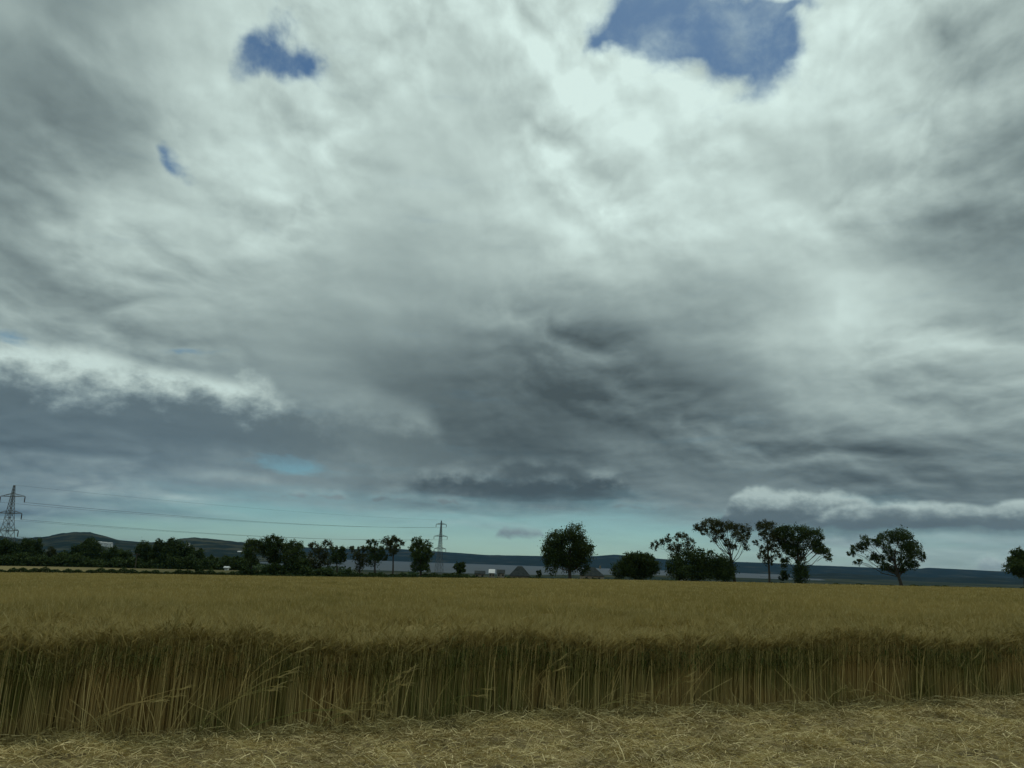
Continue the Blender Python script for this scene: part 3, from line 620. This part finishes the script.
# hedges
def hedge(name, label, px0, px1, Y, h, w, cnt, size=.3, leaf=0):
    va = .12 if h < 2 else .24
    a, b = at(px0, 570, Y), at(px1, 570, Y); root = empty(name, ((a.x+b.x)/2, Y, gz((a.x+b.x)/2, Y))); tag(root, label, 'hedge')
    n = NM(); x = rng.uniform(a.x, b.x, cnt); hv = h*(1+va*np.sin(x*.31)+va*np.sin(x*.93+1)+.12*np.sin(x*2.3)+(va-.12)*2*np.sin(x*.117+2))
    z = g(x, x*0+Y)+rng.uniform(0, 1, cnt)*hv-root.location.z; y = rng.normal(0, w/3, cnt)
    p = np.stack([x-root.location.x, y, z], -1); A = unit(rng.normal(0, 1, (cnt, 3))); B = unit(np.cross(A, rng.normal(0, 1, (cnt, 3)))); s_ = (size*rng.uniform(.6, 1.3, cnt))[:, None]
    n.add(np.stack([p-A*s_*.5, p+B*s_*.4, p+A*s_*.5, p-B*s_*.4], 1).reshape(-1, 3), q=np.arange(cnt)[:, None]*4+np.arange(4)[None], rnd=rng.uniform(0, 1, cnt))
    link('foliage', n.mesh('foliage'), LEAVES[leaf], root)
    return root
hedge('field_hedge', 'low dark hedge along the far field edge on the right, under the trees', 480, 1100, 217, 1.0, 1., 26000)
hedge('field_hedge', 'low dark hedge line at the foot of the tree row left of the far pylon', 236, 484, 218, 1.2, 1., 12000)
hedge('field_hedge', 'thin dark hedge between the barley and the pale strip on the left', -90, 238, 216.5, 1.75, 1., 30000)
hedge('undergrowth', 'tall rough undergrowth at the feet of the tree row left of the far pylon', 238, 350, 226, 2.6, 3., 9000, .5)
hedge('undergrowth', 'lower rough undergrowth between the loose trees and the far pylon', 350, 475, 226, 1.5, 3., 5000, .5)
hedge('undergrowth', 'tall dark undergrowth filling the foot of the wood on the left', -60, 248, 316, 3.2, 5., 24000, .7)
# distant wooded shore as masses
def shore(name, px0, px1, Y, h, cnt, size):
    a, b = at(px0, 570, Y), at(px1, 570, Y); n = NM(); x = rng.uniform(a.x, b.x, cnt); y = Y+rng.uniform(-60, 60, cnt)
    hv = h*(.7+.3*np.sin(x*.021)+.3*np.sin(x*.063+1)+.2*np.sin(x*.17)); z = g(x, y)+rng.uniform(0, 1, cnt)*np.maximum(hv, 1.)
    p = np.stack([x, y, z], -1); A = unit(rng.normal(0, 1, (cnt, 3))); B = unit(np.cross(A, rng.normal(0, 1, (cnt, 3)))); s_ = (size*rng.uniform(.6, 1.3, cnt))[:, None]
    n.add(np.stack([p-A*s_*.5, p+B*s_*.4, p+A*s_*.5, p-B*s_*.4], 1).reshape(-1, 3), q=np.arange(cnt)[:, None]*4+np.arange(4)[None], rnd=rng.uniform(0, 1, cnt))
    o = link(name, n.mesh(name), LEAVES[0]); tag(o, kind='stuff'); return o
tag(shore('far_wood', -60, 420, 900, 9, 16000, 2.6), 'dark belt of far woodland behind the left tree row', 'woodland')
tag(shore('far_scrub', 300, 1060, 640, 5, 12000, 1.6), 'dark scrub on the low land just beyond the field edge', 'scrub')
# ------------------------------------------------------------------ buildings
def house(name, label, pxc, ptop, Y, w, d, wallh, roofh, wm, rm, hip=False, rz=0., chim=None, cat='house', door=True):
    c = at(pxc, ptop, Y); H = wallh+roofh; z0 = c.z-H
    root = empty(name, (c.x, Y, z0), rz); tag(root, label, cat)
    n = NM(); zb = min(0, gz(c.x, Y)-z0)-.3; n.box((0, 0, (wallh+zb)/2), (w, d, wallh-zb))
    if not hip: n.add([(-w/2, -d/2, wallh), (-w/2, d/2, wallh), (-w/2, 0, wallh+roofh-.1), (w/2, -d/2, wallh), (w/2, d/2, wallh), (w/2, 0, wallh+roofh-.1)], t=[[0, 1, 2], [3, 5, 4]])
    link('wall', n.mesh('wall'), wm, root)
    r = NM(); o_ = .35; e = w/2+o_; f = d/2+o_; t_ = .18; zr = wallh-.08; ins = w*.42 if hip else 0
    top = [(-e+ins, 0, wallh+roofh), (e-ins, 0, wallh+roofh)]
    V = [(-e, -f, zr), (e, -f, zr), (e, f, zr), (-e, f, zr)]+top+[(-e, -f, zr+t_), (e, -f, zr+t_), (e, f, zr+t_), (-e, f, zr+t_)]+[(p[0], 0, p[2]+t_) for p in top]
    r.add(V, q=[[6, 7, 11, 10], [8, 9, 10, 11], [0, 1, 7, 6], [2, 3, 9, 8], [1, 2, 8, 7], [3, 0, 6, 9]], t=[[7, 8, 11], [9, 6, 10]])
    ro = link('roof', r.mesh('roof'), rm, root)
    if chim is not None:
        k = NM(); k.box((chim, 0, wallh+roofh+.3), (.8, .6, 1.6)); link('chimney', k.mesh('chimney'), M_brick, ro)
    for s_ in (-1, 1):
        k = NM(); k.box((s_*w*.28, -d/2-.02, wallh*.6), (min(1.2, w*.2), .06, wallh*.35)); link('window', k.mesh('window'), M_win, root)
    if door:
        k = NM(); k.box((0, -d/2-.02, 1.), (.9, .06, 2.)); link('door', k.mesh('door'), M_slate, root)
    return root
house('farm_building', 'grey pitched roof with pointed top, left of the big round tree', 520, 566.5, 450, 10.5, 9, 2.6, 4.8, M_brick, M_slate, hip=True, cat='farm building')
house('farm_building', 'low grey hipped roof with a chimney, right of the big round tree', 592, 567.5, 450, 11.5, 9, 2.6, 4.2, M_brick, M_slate, hip=True, chim=4.2, cat='farm building')
house('farm_shed', 'small shed with a bright white roof left of the grey pointed roof', 492, 569.5, 450, 2.6, 5, 2.6, 1.8, M_brick, M_tin, cat='shed', door=False)
house('farm_shed', 'small dark-roofed shed beside the white-roofed shed', 501, 570, 440, 3.6, 5, 2.4, 1.6, M_brick, M_slate, cat='shed', door=False)
house('cottage', 'long low grey roof at the left end of the farm roofs', 480, 571, 460, 5, 5, 2.6, 1.4, M_brick, M_slate, cat='cottage', door=False)
house('cottage', 'small pale cottage peeping between the trunks under the dark thicket', 684, 573.5, 300, 1.8, 4, 2.2, 1.2, M_white, M_slate, cat='cottage', door=False)
house('farmhouse', 'white farmhouse between dark trees at far left', 39, 553.5, 420, 3.2, 6, 4.5, 1.6, M_white, M_slate, chim=1.)
house('farmhouse', 'low white outbuilding right beside the white farmhouse', 43, 558, 418, 4.5, 5, 2.2, 1.0, M_white, M_tin, cat='outbuilding', door=False)
house('white_hut', 'small white hut on the pale strip left of the tree row', 227, 566.8, 300, 1.1, 1.6, 1.1, .35, M_white, M_tin, cat='hut', door=False)
# houses on the hill
for i, (px, py, w, lb) in enumerate([(94, 541, 14, 'leftmost and highest white building on the far hill'), (99, 541.5, 20, 'second white building from the left on the far hill'), (104.5, 542, 18, 'third white building from the left on the far hill'), (110, 542.5, 16, 'rightmost white building of the row on the far hill'),
                                     (188, 543, 12, 'single pale building high on the second hill'), (66, 549, 34, 'wide pale building low on the slope of the first hill'), (240, 551, 14, 'pale building at the foot of the second hill')]):
    house('hill_building', lb, px, py, 2900, w, 12, 9, 3, M_white if i != 5 else M_brick, M_tin if i != 5 else M_slate, cat='building', door=False)['group'] = 'pale buildings on the hills'
# ------------------------------------------------------------------ utility pole
p = at(137, 553, 300); zb = gz(p.x, 300)
root = empty('utility_pole', (p.x, 300, zb)); tag(root, 'wooden utility pole with a short crossarm in front of the left wood', 'utility pole')
n = NM(); n.tube([(0, 0, -.2), (0, 0, p.z-zb)], [.2, .15], 8); link('pole', n.mesh('pole'), M_bark, root)
n = NM(); n.box((0, -.2, p.z-zb-.6), (2.4, .2, .22)); link('crossarm', n.mesh('crossarm'), M_bark, root)
for s_ in (-1, 0, 1):
    n = NM(); n.tube([(s_*1., -.2, p.z-zb-.5), (s_*1., -.2, p.z-zb-.2)], [.08, .06], 6); link('insulator', n.mesh('insulator'), M_glass, root)
# ------------------------------------------------------------------ pylons
A0 = at(1.5, 570, 360); A1 = at(439.5, 560, 720)
ldir = Vector((A1.x-A0.x, A1.y-A0.y, 0)).normalized(); adir = Vector((ldir.y, -ldir.x, 0)); rzp = math.atan2(adir.y, adir.x)
def pylon(label, bx, Y, ztop, arms, th):
    zb = gz(bx, Y)-.3; H = ztop-zb; root = empty('electricity_pylon', (bx, Y, zb), rzp); tag(root, label, 'pylon', 'pylons carrying the power line')
    def hw(z): # half width at height
        f = z/H
        return 3.3*(1-f/.55)+1.35*(f/.55) if f < .55 else (1.35*(1-(f-.55)/.45)+.22*((f-.55)/.45))
    n = NM(); zs = [0]; 
    while zs[-1] < H*.985: zs.append(min(H, zs[-1]+max(1.3, hw(zs[-1])*1.7)))
    for sx in (-1, 1):
        for sy in (-1, 1):
            n.tube([(sx*hw(z), sy*hw(z), z) for z in zs], [th]*len(zs), 4)
    for a, b in zip(zs[:-1], zs[1:]):
        for f in range(4):
            c = [(-1, -1), (1, -1), (1, 1), (-1, 1)]; p0, p1 = c[f], c[(f+1) % 4]
            n.tube([(p0[0]*hw(a), p0[1]*hw(a), a), (p1[0]*hw(b), p1[1]*hw(b), b)], [th*.6]*2, 4)
            n.tube([(p1[0]*hw(a), p1[1]*hw(a), a), (p0[0]*hw(b), p0[1]*hw(b), b)], [th*.6]*2, 4)
            n.tube([(p0[0]*hw(b), p0[1]*hw(b), b), (p1[0]*hw(b), p1[1]*hw(b), b)], [th*.6]*2, 4)
    link('lattice_tower', n.mesh('lattice_tower'), M_steel, root)
    tips = []
    for z, sp in arms:
        z = z-zb; m_ = NM()
        for s_ in (-1, 1):
            h0 = hw(z); h1 = hw(z+1.3)
            for sy in (-1, 1):
                m_.tube([(s_*h0, sy*h0, z), (s_*sp, 0, z+.1)], [th*.9]*2, 4); m_.tube([(s_*h1, sy*h1, z+1.3), (s_*sp, 0, z+.15)], [th*.8]*2, 4)
                for k in range(1, 4):
                    f = k/4; m_.tube([(s_*(h0+(sp-h0)*f), sy*h0*(1-f), z), (s_*(h1+(sp-h1)*(f-.12)), sy*h1*(1-f), z+1.3*(1-f))], [th*.5]*2, 4)
        m_.tube([(-hw(z), -hw(z), z+.02), (hw(z), -hw(z), z+.02)], [th*.8]*2, 4); m_.tube([(-hw(z), hw(z), z+.02), (hw(z), hw(z), z+.02)], [th*.8]*2, 4); m_.tube([(-sp, 0, z+.12), (sp, 0, z+.12)], [th*.6]*2, 4)
        am = link('cross_arm', m_.mesh('cross_arm'), M_steel, root)
        for s_ in (-1, 1):
            i_ = NM(); i_.tube([(s_*sp, 0, z+.1), (s_*sp, 0, z-.6), (s_*(sp-.02), 0, z-2.4)], [.1, .22, .2], 6); link('insulator', i_.mesh('insulator'), M_glass, root)
            tips.append(Vector((bx, Y, zb))+adir*(s_*sp)+Vector((0, 0, z-2.4)))
    return Vector((bx, Y, ztop)), tips
def zat(px, py, Y): return at(px, py, Y).z
top0, tips0 = pylon('near lattice pylon at the left border of the view, three pairs of arms', A0.x, 360., zat(12, 485, 360), [(zat(12, 496.5, 360), 7.4), (zat(11, 513.5, 360), 7.0), (zat(9, 530.5, 360), 6.4)], .105)
top1, tips1 = pylon('far lattice pylon standing between the oval tree and the small bush', A1.x, 720., zat(443.5, 520, 720), [(zat(443, 524.5, 720), 4.8), (zat(442, 536.5, 720), 6.2), (zat(441, 549, 720), 5.4)], .16)
def wire(a, b, sag, label, r=.07):
    root = None; n = NM(); pts = []
    for i in range(25):
        t = i/24; p = a.lerp(b, t); p.z -= 4*sag*t*(1-t); pts.append(tuple(p))
    n.tube(pts, [r]*25, 4); o = link('power_line', n.mesh('power_line'), M_wire); tag(o, label, 'power line', 'power lines strung between the two pylons')
nm = ['top', 'middle', 'lowest']
for k in range(3):
    for s_ in (0, 1):
        wire(tips0[k*2+s_], tips1[k*2+s_], 3.2, 'thin power line from the %s pylon arms, on the %s side of the towers' % (nm[k], ('field' if s_ else 'hill')), .06 if s_ else .045)
wire(top0, top1, 2.2, 'thinnest earth wire linking the two pylon peaks', .03)
# ------------------------------------------------------------------ air
HZ = NM(); HZ.box((1000, 7000, 290), (26000, 17000, 700)); 
mh = bpy.data.materials.new('air'); mh.use_nodes = True; mh.node_tree.nodes.clear(); kh = NT(mh.node_tree)
vo = kh.n('ShaderNodeVolumePrincipled'); vo.inputs['Color'].default_value = (.14, .48, 1., 1); vo.inputs['Density'].default_value = 1.5e-5; vo.inputs['Anisotropy'].default_value = .2
ho = kh.n('ShaderNodeOutputMaterial'); mh.node_tree.links.new(vo.outputs[0], ho.inputs['Volume'])
tag(link('haze', HZ.mesh('haze'), mh), 'thin blue air fading the hills across the water', 'haze', kind='stuff')
